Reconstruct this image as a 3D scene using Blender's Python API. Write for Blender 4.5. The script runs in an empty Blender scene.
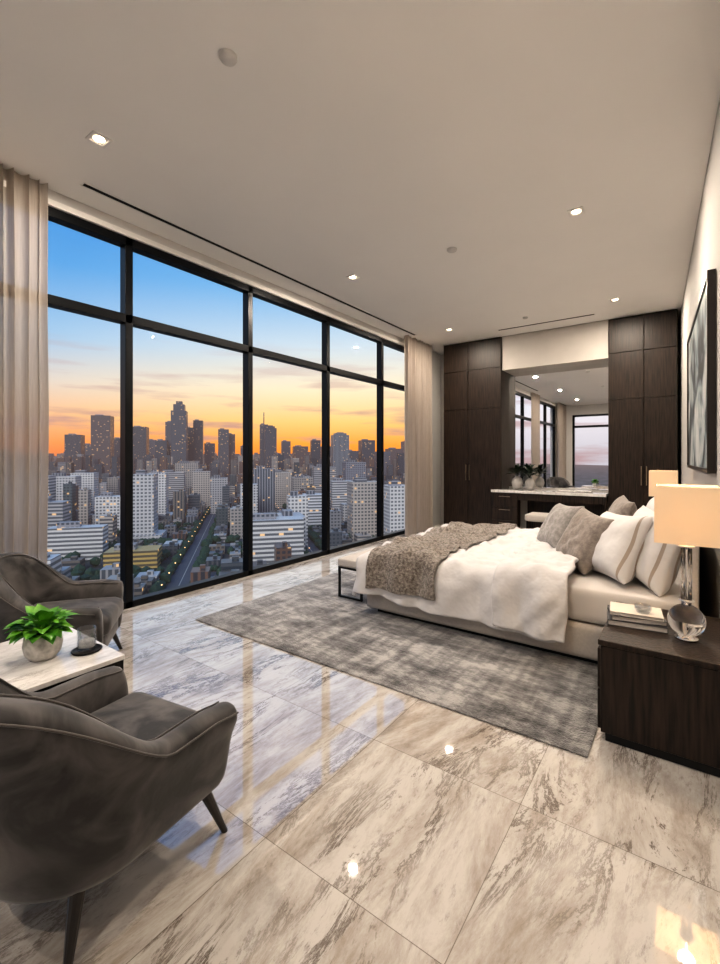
import bpy, bmesh, math, random
from mathutils import Vector, Matrix, noise
random.seed(7)
H=1.45
scene=bpy.context.scene
col=scene.collection
# ------------------------------------------------------------------ materials
def newmat(name):
    m=bpy.data.materials.new(name); m.use_nodes=True
    nt=m.node_tree; return m,nt,nt.nodes['Principled BSDF']
def N(nt,t,**k):
    n=nt.nodes.new(t)
    for a,b in k.items(): setattr(n,a,b)
    return n
def simple(name,colr,rough=.5,metal=0,var=.0,scale=6,bump=0,bscale=40,sheen=0,spec=None,stretch=(1,1,1),col2=None,det=5,dist=0,bdist=.01,rlo=.35,rhi=.65):
    m,nt,p=newmat(name)
    p.inputs['Roughness'].default_value=rough; p.inputs['Metallic'].default_value=metal
    if spec is not None: p.inputs['Specular IOR Level'].default_value=spec
    if sheen:
        p.inputs['Sheen Weight'].default_value=sheen; p.inputs['Sheen Roughness'].default_value=.4
    c=tuple(colr)+(1,)
    tc=N(nt,'ShaderNodeTexCoord'); mp=N(nt,'ShaderNodeMapping'); mp.inputs['Scale'].default_value=stretch
    nt.links.new(tc.outputs['Object'],mp.inputs['Vector'])
    nz=N(nt,'ShaderNodeTexNoise'); nz.inputs['Scale'].default_value=scale; nz.inputs['Detail'].default_value=det; nz.inputs['Distortion'].default_value=dist
    nt.links.new(mp.outputs[0],nz.inputs['Vector'])
    rp=N(nt,'ShaderNodeValToRGB')
    rp.color_ramp.elements[0].position=rlo; rp.color_ramp.elements[1].position=rhi
    if col2 is None:
        a=tuple(x*(1-var) for x in colr)+(1,); b=tuple(min(1,x*(1+var)) for x in colr)+(1,)
    else: a=c; b=tuple(col2)+(1,)
    rp.color_ramp.elements[0].color=a; rp.color_ramp.elements[1].color=b
    nt.links.new(nz.outputs['Fac'],rp.inputs[0]); nt.links.new(rp.outputs[0],p.inputs['Base Color'])
    if bump:
        n2=N(nt,'ShaderNodeTexNoise'); n2.inputs['Scale'].default_value=bscale; n2.inputs['Detail'].default_value=3
        nt.links.new(mp.outputs[0],n2.inputs['Vector'])
        b=N(nt,'ShaderNodeBump'); b.inputs['Strength'].default_value=bump; b.inputs['Distance'].default_value=bdist
        nt.links.new(n2.outputs['Fac'],b.inputs['Height']); nt.links.new(b.outputs[0],p.inputs['Normal'])
    return m
def math_(nt,op,a,b=None,c=None):
    n=N(nt,'ShaderNodeMath',operation=op)
    for i,v in enumerate((a,b,c)):
        if v is None: continue
        if isinstance(v,(int,float)): n.inputs[i].default_value=v
        else: nt.links.new(v,n.inputs[i])
    return n.outputs[0]
def mixc(nt,f,a,b):
    n=N(nt,'ShaderNodeMix',data_type='RGBA')
    if isinstance(f,(int,float)): n.inputs[0].default_value=f
    else: nt.links.new(f,n.inputs[0])
    for i,v in ((6,a),(7,b)):
        if isinstance(v,tuple): n.inputs[i].default_value=v+(1,) if len(v)==3 else v
        else: nt.links.new(v,n.inputs[i])
    return n.outputs[2]
def marble_mat(name,tile=None,ox=0,oy=0,base=(.60,.565,.525),base2=(.345,.295,.25),vein=(.075,.048,.032),rough=.018,scale=1.0,vd=.6,ior=1.62):
    m,nt,p=newmat(name)
    tc=N(nt,'ShaderNodeTexCoord'); vec=tc.outputs['Object']
    grout=None
    if tile:
        sp=N(nt,'ShaderNodeSeparateXYZ'); nt.links.new(vec,sp.inputs[0])
        tx=math_(nt,'DIVIDE',math_(nt,'SUBTRACT',sp.outputs[0],ox),tile); ty=math_(nt,'DIVIDE',math_(nt,'SUBTRACT',sp.outputs[1],oy),tile)
        fx=math_(nt,'FLOOR',tx); fy=math_(nt,'FLOOR',ty)
        cb=N(nt,'ShaderNodeCombineXYZ'); nt.links.new(fx,cb.inputs[0]); nt.links.new(fy,cb.inputs[1])
        wn=N(nt,'ShaderNodeTexWhiteNoise',noise_dimensions='3D'); nt.links.new(cb.outputs[0],wn.inputs['Vector'])
        sc=N(nt,'ShaderNodeVectorMath',operation='SCALE'); nt.links.new(wn.outputs['Color'],sc.inputs[0]); sc.inputs['Scale'].default_value=30
        ang=math_(nt,'MULTIPLY_ADD',wn.outputs['Value'],.6,-.2)
        vr=N(nt,'ShaderNodeVectorRotate',rotation_type='Z_AXIS'); nt.links.new(vec,vr.inputs['Vector']); nt.links.new(ang,vr.inputs['Angle'])
        ad=N(nt,'ShaderNodeVectorMath',operation='ADD'); nt.links.new(vr.outputs[0],ad.inputs[0]); nt.links.new(sc.outputs[0],ad.inputs[1])
        vec=ad.outputs[0]
        ex=math_(nt,'ABSOLUTE',math_(nt,'SUBTRACT',math_(nt,'FRACT',tx),.5)); ey=math_(nt,'ABSOLUTE',math_(nt,'SUBTRACT',math_(nt,'FRACT',ty),.5))
        grout=math_(nt,'MULTIPLY',math_(nt,'GREATER_THAN',math_(nt,'MAXIMUM',ex,ey),.5-.0014/tile),.75)
    mp=N(nt,'ShaderNodeMapping'); mp.inputs['Rotation'].default_value=(0,0,.42); mp.inputs['Scale'].default_value=(3.0*scale,.85*scale,1)
    nt.links.new(vec,mp.inputs['Vector'])
    n1=N(nt,'ShaderNodeTexNoise'); n1.inputs['Scale'].default_value=1.7; n1.inputs['Detail'].default_value=13; n1.inputs['Roughness'].default_value=.76; n1.inputs['Distortion'].default_value=.35
    nt.links.new(mp.outputs[0],n1.inputs['Vector'])
    r=N(nt,'ShaderNodeValToRGB'); e=r.color_ramp.elements
    e[0].position=.36; e[0].color=base2+(1,); e[1].position=.56; e[1].color=base+(1,)
    nt.links.new(n1.outputs['Fac'],r.inputs[0])
    n2=N(nt,'ShaderNodeTexNoise'); n2.inputs['Scale'].default_value=1.9; n2.inputs['Detail'].default_value=13; n2.inputs['Roughness'].default_value=.78; n2.inputs['Distortion'].default_value=.5
    nt.links.new(mp.outputs[0],n2.inputs['Vector'])
    rid=math_(nt,'ABSOLUTE',math_(nt,'SUBTRACT',n2.outputs['Fac'],.5))
    mr=N(nt,'ShaderNodeMapRange'); mr.inputs['From Min'].default_value=0; mr.inputs['From Max'].default_value=.032; mr.inputs['To Min'].default_value=1; mr.inputs['To Max'].default_value=0
    nt.links.new(rid,mr.inputs['Value'])
    n3=N(nt,'ShaderNodeTexNoise'); n3.inputs['Scale'].default_value=1.2; n3.inputs['Detail'].default_value=4
    nt.links.new(mp.outputs[0],n3.inputs['Vector'])
    mk=N(nt,'ShaderNodeMapRange'); mk.inputs['From Min'].default_value=.44; mk.inputs['From Max'].default_value=.60; nt.links.new(n3.outputs['Fac'],mk.inputs['Value'])
    f=math_(nt,'MULTIPLY',math_(nt,'MULTIPLY',mr.outputs[0],mk.outputs[0]),vd*1.6)
    f=math_(nt,'MINIMUM',f,.88)
    n4=N(nt,'ShaderNodeTexNoise'); n4.inputs['Scale'].default_value=10; n4.inputs['Detail'].default_value=8; n4.inputs['Roughness'].default_value=.8
    nt.links.new(mp.outputs[0],n4.inputs['Vector'])
    m4=N(nt,'ShaderNodeMapRange'); m4.inputs['From Min'].default_value=.56; m4.inputs['From Max'].default_value=.70; nt.links.new(n4.outputs['Fac'],m4.inputs['Value'])
    f4=math_(nt,'MULTIPLY',m4.outputs[0],vd*.9)
    c=mixc(nt,f,r.outputs[0],vein); c=mixc(nt,f4,c,vein)
    if grout: c=mixc(nt,grout,c,(.12,.095,.075))
    nt.links.new(c,p.inputs['Base Color'])
    p.inputs['Roughness'].default_value=rough; p.inputs['IOR'].default_value=ior
    return m
M={}
M['ceil']=simple('ceiling_paint',(.86,.84,.815),.8,var=.01,scale=1.5)
M['wall']=simple('wall_paint',(.62,.605,.585),.75,var=.015,scale=2,bump=.05,bscale=120)
M['wallr']=simple('wall_paint_greige',(.47,.455,.44),.8,var=.015,scale=2,bump=.05,bscale=120)
M['floor']=marble_mat('marble_floor',tile=.51*H,ox=-.385*H,oy=.815*H,ior=2.7)
M['marble']=marble_mat('marble_white',base=(.72,.70,.685),base2=(.52,.50,.49),vein=(.25,.22,.2),rough=.08,scale=2.5,vd=.4)
M['frame']=simple('window_metal_black',(.008,.009,.011),.35,metal=.6)
M['black']=simple('black_metal',(.012,.012,.012),.35,metal=.7)
M['legw']=simple('leg_black_wood',(.014,.011,.010),.3)
M['wood']=simple('dark_oak',(.006,.004,.003),.42,scale=4.5,stretch=(12,12,.7),col2=(.030,.018,.012),bump=.3,bscale=5,det=10,spec=.3)
M['gap']=simple('shadow_gap_black',(.004,.004,.004),.8)
M['velvet']=simple('charcoal_velvet',(.012,.0115,.0125),.7,scale=3.6,col2=(.090,.082,.081),sheen=.3,bump=.25,bscale=12,det=9,dist=1.4,rlo=.40,rhi=.64)
M['pipe']=simple('velvet_piping',(.07,.062,.058),.7,sheen=.4)
M['white']=simple('white_linen',(.60,.585,.585),.85,var=.03,bump=.6,bscale=6,bdist=.04,sheen=.1)
M['sheet']=simple('sheet_cotton',(.56,.535,.52),.85,var=.02)
M['throw']=simple('fur_throw',(.12,.100,.085),.95,scale=44,col2=(.38,.335,.295),bump=1,bscale=90,sheen=.3,bdist=.02)
M['greyp']=simple('taupe_cushion',(.25,.215,.19),.9,var=.2,scale=30,bump=.4,bscale=90,sheen=.3)
M['greyq']=simple('grey_cushion',(.29,.27,.255),.9,var=.2,scale=30,bump=.4,bscale=90,sheen=.3)
M['beige']=simple('beige_upholstery',(.48,.445,.41),.9,var=.05,scale=60,bump=.2,bscale=300)
M['chrome']=simple('chrome',(.8,.8,.8),.12,metal=1)
M['brass']=simple('bronze_handle',(.35,.28,.2),.3,metal=1)
M['pot']=simple('concrete_pot',(.50,.48,.45),.8,var=.25,scale=30,bump=.4,bscale=60)
M['leaf']=simple('leaf_green',(.035,.18,.010),.4,scale=14,col2=(.16,.42,.035))
M['dleaf']=simple('dark_foliage',(.010,.022,.010),.5,var=.4)
M['vase']=simple('ceramic_vase',(.34,.325,.31),.35,var=.1)
M['soil']=simple('soil',(.03,.02,.015),.95,var=.3)
M['book1']=simple('book_cover_dark',(.05,.05,.055),.5)
M['book2']=simple('book_cover_cream',(.50,.46,.41),.5)
M['paper']=simple('book_pages',(.58,.54,.49),.9,var=.05,scale=80)
M['trim']=simple('white_trim',(.78,.76,.73),.5)
M['soffit']=simple('soffit_panel',(.46,.435,.405),.7,var=.02)
M['mirror']=simple('mirror_silver',(.95,.95,.95),.01,metal=1)
def glassm(name,c=(1,1,1),r=0):
    m,nt,p=newmat(name); p.inputs['Base Color'].default_value=c+(1,); p.inputs['Transmission Weight'].default_value=1; p.inputs['Roughness'].default_value=r; p.inputs['IOR'].default_value=1.45; return m
M['glass']=glassm('crystal_glass')
def pane(name,k,t_=(.96,.97,.98,1)):
    m=bpy.data.materials.new(name); m.use_nodes=True; nt=m.node_tree; nt.nodes.clear()
    o=N(nt,'ShaderNodeOutputMaterial'); t=N(nt,'ShaderNodeBsdfTransparent'); t.inputs[0].default_value=t_
    g=N(nt,'ShaderNodeBsdfGlossy'); g.inputs['Roughness'].default_value=.0
    mx=N(nt,'ShaderNodeMixShader'); mx.inputs[0].default_value=k
    nt.links.new(t.outputs[0],mx.inputs[1]); nt.links.new(g.outputs[0],mx.inputs[2]); nt.links.new(mx.outputs[0],o.inputs[0]); return m
M['pane']=pane('window_glass',.006)
M['thin']=pane('thin_glass',.20,(.84,.86,.88,1))
def emis(name,c,s):
    m,nt,p=newmat(name); p.inputs['Base Color'].default_value=c+(1,); p.inputs['Emission Color'].default_value=c+(1,); p.inputs['Emission Strength'].default_value=s; return m
M['led']=emis('led_warm',(1,.82,.6),12)
def shade():
    m=bpy.data.materials.new('lamp_shade_linen'); m.use_nodes=True; nt=m.node_tree; nt.nodes.clear()
    o=N(nt,'ShaderNodeOutputMaterial'); d=N(nt,'ShaderNodeBsdfDiffuse'); d.inputs[0].default_value=(.64,.56,.45,1)
    t=N(nt,'ShaderNodeBsdfTranslucent'); t.inputs[0].default_value=(.82,.63,.40,1)
    mx=N(nt,'ShaderNodeMixShader'); mx.inputs[0].default_value=.19
    e=N(nt,'ShaderNodeEmission'); e.inputs[0].default_value=(1,.70,.38,1); e.inputs[1].default_value=.13
    a=N(nt,'ShaderNodeAddShader')
    L=nt.links.new
    L(d.outputs[0],mx.inputs[1]); L(t.outputs[0],mx.inputs[2]); L(mx.outputs[0],a.inputs[0]); L(e.outputs[0],a.inputs[1]); L(a.outputs[0],o.inputs[0]); return m
M['shade']=shade()
def curtainm():
    m=bpy.data.materials.new('curtain_linen'); m.use_nodes=True; nt=m.node_tree; nt.nodes.clear()
    o=N(nt,'ShaderNodeOutputMaterial'); d=N(nt,'ShaderNodeBsdfDiffuse'); t=N(nt,'ShaderNodeBsdfTranslucent')
    tc=N(nt,'ShaderNodeTexCoord'); mp=N(nt,'ShaderNodeMapping'); mp.inputs['Scale'].default_value=(90,90,6)
    nz=N(nt,'ShaderNodeTexNoise'); nz.inputs['Scale'].default_value=1
    r=N(nt,'ShaderNodeValToRGB'); r.color_ramp.elements[0].color=(.48,.42,.37,1); r.color_ramp.elements[1].color=(.64,.58,.52,1)
    L=nt.links.new
    L(tc.outputs['Object'],mp.inputs[0]); L(mp.outputs[0],nz.inputs['Vector']); L(nz.outputs['Fac'],r.inputs[0]); L(r.outputs[0],d.inputs[0]); L(r.outputs[0],t.inputs[0])
    mx=N(nt,'ShaderNodeMixShader'); mx.inputs[0].default_value=.45
    L(d.outputs[0],mx.inputs[1]); L(t.outputs[0],mx.inputs[2])
    tr=N(nt,'ShaderNodeBsdfTransparent'); m3=N(nt,'ShaderNodeMixShader'); m3.inputs[0].default_value=.10
    L(mx.outputs[0],m3.inputs[1]); L(tr.outputs[0],m3.inputs[2]); L(m3.outputs[0],o.inputs[0]); return m
M['curtain']=curtainm()
def rugm():
    m,nt,p=newmat('distressed_rug'); L=nt.links.new
    tc=N(nt,'ShaderNodeTexCoord'); mp=N(nt,'ShaderNodeMapping'); mp.inputs['Scale'].default_value=(1.1,2.4,1); mp.inputs['Rotation'].default_value=(0,0,.25); L(tc.outputs['Object'],mp.inputs[0])
    n1=N(nt,'ShaderNodeTexNoise'); n1.inputs['Scale'].default_value=1.9; n1.inputs['Detail'].default_value=13; n1.inputs['Roughness'].default_value=.80; L(mp.outputs[0],n1.inputs['Vector'])
    mp2=N(nt,'ShaderNodeMapping'); mp2.inputs['Scale'].default_value=(9,1.2,1); L(tc.outputs['Object'],mp2.inputs[0])
    n3=N(nt,'ShaderNodeTexNoise'); n3.inputs['Scale'].default_value=1.6; n3.inputs['Detail'].default_value=5; L(mp2.outputs[0],n3.inputs['Vector'])
    s=math_(nt,'MULTIPLY_ADD',n3.outputs['Fac'],.28,math_(nt,'MULTIPLY',n1.outputs['Fac'],.9))
    r=N(nt,'ShaderNodeValToRGB'); e=r.color_ramp.elements; e[0].position=.48; e[0].color=(.065,.063,.065,1); e[1].position=.68; e[1].color=(.47,.455,.445,1)
    x=e.new(.58); x.color=(.21,.205,.205,1)
    L(s,r.inputs[0]); L(r.outputs[0],p.inputs['Base Color']); p.inputs['Roughness'].default_value=.95; p.inputs['Sheen Weight'].default_value=.3
    n2=N(nt,'ShaderNodeTexNoise'); n2.inputs['Scale'].default_value=90; L(tc.outputs['Object'],n2.inputs['Vector'])
    b=N(nt,'ShaderNodeBump'); b.inputs['Strength'].default_value=1; b.inputs['Distance'].default_value=.015; L(n2.outputs['Fac'],b.inputs['Height']); L(b.outputs[0],p.inputs['Normal'])
    return m
M['rug']=rugm()
def artm():
    m,nt,p=newmat('abstract_painting'); L=nt.links.new
    tc=N(nt,'ShaderNodeTexCoord'); mp=N(nt,'ShaderNodeMapping'); mp.inputs['Scale'].default_value=(1,1.1,1.6); L(tc.outputs['Object'],mp.inputs[0])
    n1=N(nt,'ShaderNodeTexNoise'); n1.inputs['Scale'].default_value=1.1; n1.inputs['Detail'].default_value=3; n1.inputs['Distortion'].default_value=1.2; L(mp.outputs[0],n1.inputs['Vector'])
    r=N(nt,'ShaderNodeValToRGB'); e=r.color_ramp.elements; e[0].position=.42; e[0].color=(.015,.02,.025,1); e[1].position=.64; e[1].color=(.45,.46,.46,1)
    x=e.new(.47); x.color=(.09,.12,.14,1); x=e.new(.52); x.color=(.24,.28,.29,1)
    L(n1.outputs['Fac'],r.inputs[0]); L(r.outputs[0],p.inputs['Base Color']); p.inputs['Roughness'].default_value=.6; return m
M['art']=artm()
def stripem():
    m,nt,p=newmat('striped_pillow_linen'); L=nt.links.new
    tc=N(nt,'ShaderNodeTexCoord'); sp=N(nt,'ShaderNodeSeparateXYZ'); L(tc.outputs['Object'],sp.inputs[0])
    a=math_(nt,'LESS_THAN',math_(nt,'ABSOLUTE',math_(nt,'SUBTRACT',math_(nt,'ABSOLUTE',sp.outputs[1]),.275)),.006)
    c=mixc(nt,a,(.64,.62,.605),(.38,.32,.27)); L(c,p.inputs['Base Color']); p.inputs['Roughness'].default_value=.85
    n2=N(nt,'ShaderNodeTexNoise'); n2.inputs['Scale'].default_value=10; L(tc.outputs['Object'],n2.inputs['Vector'])
    b=N(nt,'ShaderNodeBump'); b.inputs['Strength'].default_value=.5; b.inputs['Distance'].default_value=.02; L(n2.outputs['Fac'],b.inputs['Height']); L(b.outputs[0],p.inputs['Normal'])
    return m
M['stripe']=stripem()
# ------------------------------------------------------------------ helpers
def empty(name,loc=(0,0,0),rz=0):
    e=bpy.data.objects.new(name,None); e.empty_display_size=.1; e.location=loc; e.rotation_euler=(0,0,rz); col.objects.link(e); return e
def mesh(name,verts,faces,mat,parent=None,smooth=False,subd=0,bevel=0,solid=0,soff=-1):
    me=bpy.data.meshes.new(name); me.from_pydata(verts,[],faces); me.update()
    bm=bmesh.new(); bm.from_mesh(me); bmesh.ops.recalc_face_normals(bm,faces=bm.faces); bm.to_mesh(me); bm.free()
    if smooth: me.shade_smooth()
    o=bpy.data.objects.new(name,me); me.materials.append(mat); col.objects.link(o)
    if parent: o.parent=parent
    if solid:
        s=o.modifiers.new('s','SOLIDIFY'); s.thickness=solid; s.offset=soff
    if bevel:
        b=o.modifiers.new('b','BEVEL'); b.width=bevel; b.segments=3; b.limit_method='ANGLE'; me.shade_smooth()
        w=o.modifiers.new('w','WEIGHTED_NORMAL'); w.keep_sharp=True
    if subd:
        s=o.modifiers.new('d','SUBSURF'); s.levels=subd; s.render_levels=subd
    return o
BF=[(0,1,3,2),(4,6,7,5),(0,4,5,1),(2,3,7,6),(0,2,6,4),(1,5,7,3)]
def bverts(x0,x1,y0,y1,z0,z1): return [(x,y,z) for x in (x0,x1) for y in (y0,y1) for z in (z0,z1)]
def box(name,x0,x1,y0,y1,z0,z1,mat,parent=None,bevel=0):
    return mesh(name,bverts(x0,x1,y0,y1,z0,z1),BF,mat,parent,bevel=bevel)
def boxes(name,lst,mat,parent=None,bevel=0):
    v=[];f=[]
    for b in lst:
        o=len(v); v+=bverts(*b); f+=[tuple(i+o for i in q) for q in BF]
    return mesh(name,v,f,mat,parent,bevel=bevel)
def softbox(name,x0,x1,y0,y1,z0,z1,mat,parent=None,r=.04,puff=.0,n=10):
    bm=bmesh.new(); bmesh.ops.create_cube(bm,size=2); bmesh.ops.subdivide_edges(bm,edges=bm.edges,cuts=n,use_grid_fill=True)
    cx,cy,cz=(x0+x1)/2,(y0+y1)/2,(z0+z1)/2; hx,hy,hz=(x1-x0)/2,(y1-y0)/2,(z1-z0)/2
    rr=min(r,hz*.99)
    for v in bm.verts:
        p=Vector((v.co.x*hx,v.co.y*hy,v.co.z*hz))
        c=Vector((max(-hx+rr,min(hx-rr,p.x)),max(-hy+rr,min(hy-rr,p.y)),max(-hz+rr,min(hz-rr,p.z))))
        d=p-c
        if d.length>1e-6: p=c+d.normalized()*min(rr,d.length if d.length<rr else rr)
        pf=puff*(1-(p.x/hx)**2)*(1-(p.y/hy)**2)
        if v.co.z>0: p.z+=pf*(v.co.z)
        v.co=p+Vector((cx,cy,cz))
    me=bpy.data.meshes.new(name); bm.to_mesh(me); bm.free(); me.shade_smooth(); me.materials.append(mat)
    o=bpy.data.objects.new(name,me); col.objects.link(o)
    if parent: o.parent=parent
    return o
def lathe(name,prof,mat,parent=None,loc=(0,0,0),seg=32,cap=True,sc=1):
    v=[];f=[];n=len(prof)
    for i in range(seg):
        a=2*math.pi*i/seg
        for r,z in prof: v.append((loc[0]+r*sc*math.cos(a),loc[1]+r*sc*math.sin(a),loc[2]+z*sc))
    for i in range(seg):
        j=(i+1)%seg
        for k in range(n-1): f.append((i*n+k,j*n+k,j*n+k+1,i*n+k+1))
    if cap:
        f.append(tuple(i*n for i in range(seg))); f.append(tuple(i*n+n-1 for i in range(seg)))
    return mesh(name,v,f,mat,parent,smooth=True)
def tleg(name,top,bot,r0,r1,mat,parent):
    v=[];f=[];s=12
    for (c,r) in ((top,r0),(bot,r1)):
        for i in range(s):
            a=2*math.pi*i/s; v.append((c[0]+r*math.cos(a),c[1]+r*math.sin(a),c[2]))
    for i in range(s):
        j=(i+1)%s; f.append((i,j,s+j,s+i))
    f.append(tuple(range(s))); f.append(tuple(range(s,2*s)))
    return mesh(name,v,f,mat,parent,smooth=False)
def light(name,kind,loc,power,c,parent=None,size=.1,rot=(0,0,0),spread=None):
    l=bpy.data.lights.new(name,kind); l.energy=power; l.color=c
    if kind=='AREA':
        l.shape='DISK'; l.size=size
        if spread: l.spread=spread
    if kind in('POINT','SPOT'): l.shadow_soft_size=size
    o=bpy.data.objects.new(name,l); o.location=loc; o.rotation_euler=rot; col.objects.link(o)
    if parent: o.parent=parent
    return o
# ------------------------------------------------------------------ room shell
CZ=2.565*H; XW=-3.0*H; YB=-2.5*H; YF=6.25*H; WT=2.466*H; WY0=-1.565*H; WY1=5.65*H
def wx(y): return .177-.0462*(y-3.6)
WA=math.atan(.0462)
box('floor',XW-.25,wx(YB)+.3,YB-.2,YF+.2,-.15,0,M['floor'])
box('ceiling',XW-.25,wx(YB)+.3,YB-.2,YF+.2,CZ,CZ+.15,M['ceil'])
boxes('wall_left',[(XW-.2,XW,YB,WY0,0,CZ),(XW-.2,XW,WY1,YF,0,CZ),(XW-.2,XW,WY0,WY1,WT,CZ)],M['wall'])
ym=(YB+YF)/2
o=box('wall_right',0,.2,-(YF-YB)/2-.3,(YF-YB)/2+.3,0,CZ,M['wallr']); o.location=(wx(ym),ym,0); o.rotation_euler=(0,0,WA)
box('wall_far',XW-.2,wx(YF),YF,YF+.2,0,CZ,M['wall'])
bx0,bx1=-3.95,-2.2
boxes('wall_back',[(XW-.2,bx0,YB-.2,YB,0,CZ),(bx1,wx(YB),YB-.2,YB,0,CZ),(bx0,bx1,YB-.2,YB,3.3,CZ)],M['wall'])
TZ=1.925*H
fx0,fx1=XW-.10,XW+.005
ml=[1.528*H+1.031*H*k for k in range(-3,5)]
w=empty('window_1')
fr=[(fx0,fx1,WY0,WY1,0.0,.065),(fx0,fx1,WY0,WY1,WT-.08,WT),(fx0,fx1,WY0,WY1,TZ-.042,TZ+.042)]
for y in ml: fr.append((fx0,fx1,max(WY0,y-.037),min(WY1,y+.037),0,WT))
boxes('window_frame',fr,M['frame'],w,bevel=.005)
boxes('window_panes',[(XW-.055,XW-.045,WY0,WY1,.05,WT-.05)],M['pane'],w)
w=empty('window_2')
boxes('window_frame',[(bx0,bx1,YB-.12,YB,0,.08),(bx0,bx1,YB-.12,YB,3.22,3.3),(bx0,bx1,YB-.12,YB,2.75,2.84),(bx0,bx0+.08,YB-.12,YB,0,3.3),(bx1-.08,bx1,YB-.12,YB,0,3.3)],M['frame'],w)
boxes('window_panes',[(bx0,bx1,YB-.065,YB-.055,.04,3.25)],M['pane'],w)
box('trim_1',XW,XW+.03,WY0,WY1,WT+.0,WT+.05,M['trim'])
def slot(name,x0,x1,y0,y1):
    e=empty(name,((x0+x1)/2,(y0+y1)/2,CZ)); sx,sy=(x1-x0)/2,(y1-y0)/2
    box('slot_gap',-sx,sx,-sy,sy,-.004,-.0005,M['gap'],e)
    t=.012
    boxes('slot_trim',[(-sx-t,-sx,-sy-t,sy+t,-.008,-.0005),(sx,sx+t,-sy-t,sy+t,-.008,-.0005)],M['trim'],e)
slot('linear_air_diffuser',-2.80*H,-2.765*H,1.16*H,5.05*H)
slot('linear_air_diffuser',-1.85*H,-.80*H,5.45*H,5.475*H)
def curtain(name,x,y0,y1,along='y',seed=0,amp=.042):
    L=y1-y0; n=int(L/.005); nz=16; folds=L/.075
    v=[];f=[]; z0,z1=.012,CZ-.004
    for j in range(nz+1):
        tz=j/nz; z=z0+(z1-z0)*tz
        for i in range(n+1):
            t=i/n; ph=t*folds*2*math.pi+2.5*noise.noise((t*5,seed,0))*2
            a=amp*(1+.6*noise.noise((t*9,seed+3,tz*.7)))
            off=a*math.sin(ph)+.3*a*math.sin(ph*1.7+seed)+.01*noise.noise((t*9,tz*2,seed)); al=y0+L*t+.012*math.cos(ph*1)+.012*noise.noise((t*5,tz*3,seed+9))
            v.append((x+off,al,z) if along=='y' else (al,x+off,z))
    for j in range(nz):
        for i in range(n): a=j*(n+1)+i; f.append((a,a+1,a+n+2,a+n+1))
    return mesh(name,v,f,M['curtain'],None,smooth=True)
curtain('curtain',XW+.072,.35*H,1.045*H,seed=1,amp=.030)
curtain('curtain',-2.88*H,4.98*H,5.70*H,seed=5)
curtain('curtain',-2.89*H,-2.35*H,-1.45*H,seed=9)
curtain('curtain',YB+.14,-2.35,-1.75,along='x',seed=12)
def downlight(x,y,p=30):
    e=empty('recessed_downlight',(x,y,CZ))
    s=.065
    boxes('trim_ring',[(-s,s,-s,-s+.018,-.008,-.0005),(-s,s,s-.018,s,-.008,-.0005),(-s,-s+.018,-s+.018,s-.018,-.008,-.0005),(s-.018,s,-s+.018,s-.018,-.008,-.0005)],M['trim'],e)
    lathe('led_disc',[(0.001,-.003),(.034,-.003),(.036,-.001)],M['led'],e,cap=False)
    light('downlight_bulb','AREA',(0,0,-.02),p,(1,.86,.71),e,size=.09)
for x in (-2.33*H,-.56*H):
    for y,P in ((-.96*H,34),(1.04*H,46),(3.12*H,56),(5.08*H,56)): downlight(x,y,P)
def detector(x,y,r=.06):
    e=empty('smoke_detector',(x,y,CZ)); lathe('detector_body',[(r,-.001),(r,-.012),(r*.85,-.024),(r*.3,-.028),(.001,-.028)],M['wall'],e,cap=False)
detector(-1.442*H,1.12*H,.05); detector(-1.415*H,3.135*H,.055); detector(-1.44*H,5.13*H,.04)
# ------------------------------------------------------------------ wardrobes + vanity
WF=5.74*H; YN=6.06*H
def wardrobe(name,x0,x1,split):
    e=empty(name,((x0+x1)/2,WF,0)); cx=(x0+x1)/2
    a,b=x0-cx,x1-cx; d=YF-WF-.01; zt=CZ-.01
    box('carcass',a,b,.03,d,.0,zt,M['wood'],e)
    zs=[.08,1.65*H,2.17*H,zt]
    sp=[a]+[s-cx for s in split]+[b]
    i=0
    for zi in range(3):
        for k in range(len(sp)-1):
            i+=1
            box('door_panel_%d'%i,sp[k]+.004,sp[k+1]-.004,0,.028,zs[zi]+.004,zs[zi+1]-.004,M['wood'],e,bevel=.003)
    box('plinth',a+.01,b-.01,.02,.03,0,.08,M['gap'],e)
    for s in split:
        for sg in (-1,1): box('handle',s-cx+sg*.035-.006,s-cx+sg*.035+.006,-.03,-.005,1.02,1.32,M['brass'],e,bevel=.003)
wx0,wx1,wx2=-2.716*H,-1.914*H,-.702*H
wardrobe('wardrobe',wx0,wx1,[-2.36*H])
wardrobe('wardrobe',wx2,wx(YF)-.015,[-.36*H])
box('wall_niche_back',wx1+.005,wx2-.005,YN,YF-.002,0,CZ-.002,M['wall'])
e=empty('soffit_panel',((wx1+wx2)/2,WF,0)); hw=(wx2-wx1)/2-.004
box('panel',-hw,hw,.04,YN-WF-.003,2.13*H,CZ-.003,M['soffit'],e)
e=empty('vanity_mirror',((wx1+wx2)/2,YN-.005,0))
box('mirror_glass',-hw,hw,-.012,-.002,.62*H,2.13*H-.002,M['mirror'],e)
e=empty('vanity_desk',((wx1+wx2)/2,5.6*H,0))
vz=.6*H; dd=YN-5.6*H-.02
ctr=[(-hw,hw,.0,dd,vz-.045,vz),(-hw-.125,-hw-.001,0,.19,vz-.045,vz)]
boxes('counter_top',ctr,M['marble'],e,bevel=.003)
boxes('drawer_box',[(-hw-.12,-.52,.03,.19,.08,vz-.05)],M['wood'],e)
for k in range(3):
    z0=.09+k*.24; box('drawer_front_%d'%k,-hw-.115,-.525,.008,.028,z0,z0+.23,M['wood'],e,bevel=.003)
    box('pull_%d'%k,-.85,-.65,-.006,.006,z0+.18,z0+.19,M['brass'],e)
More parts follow.
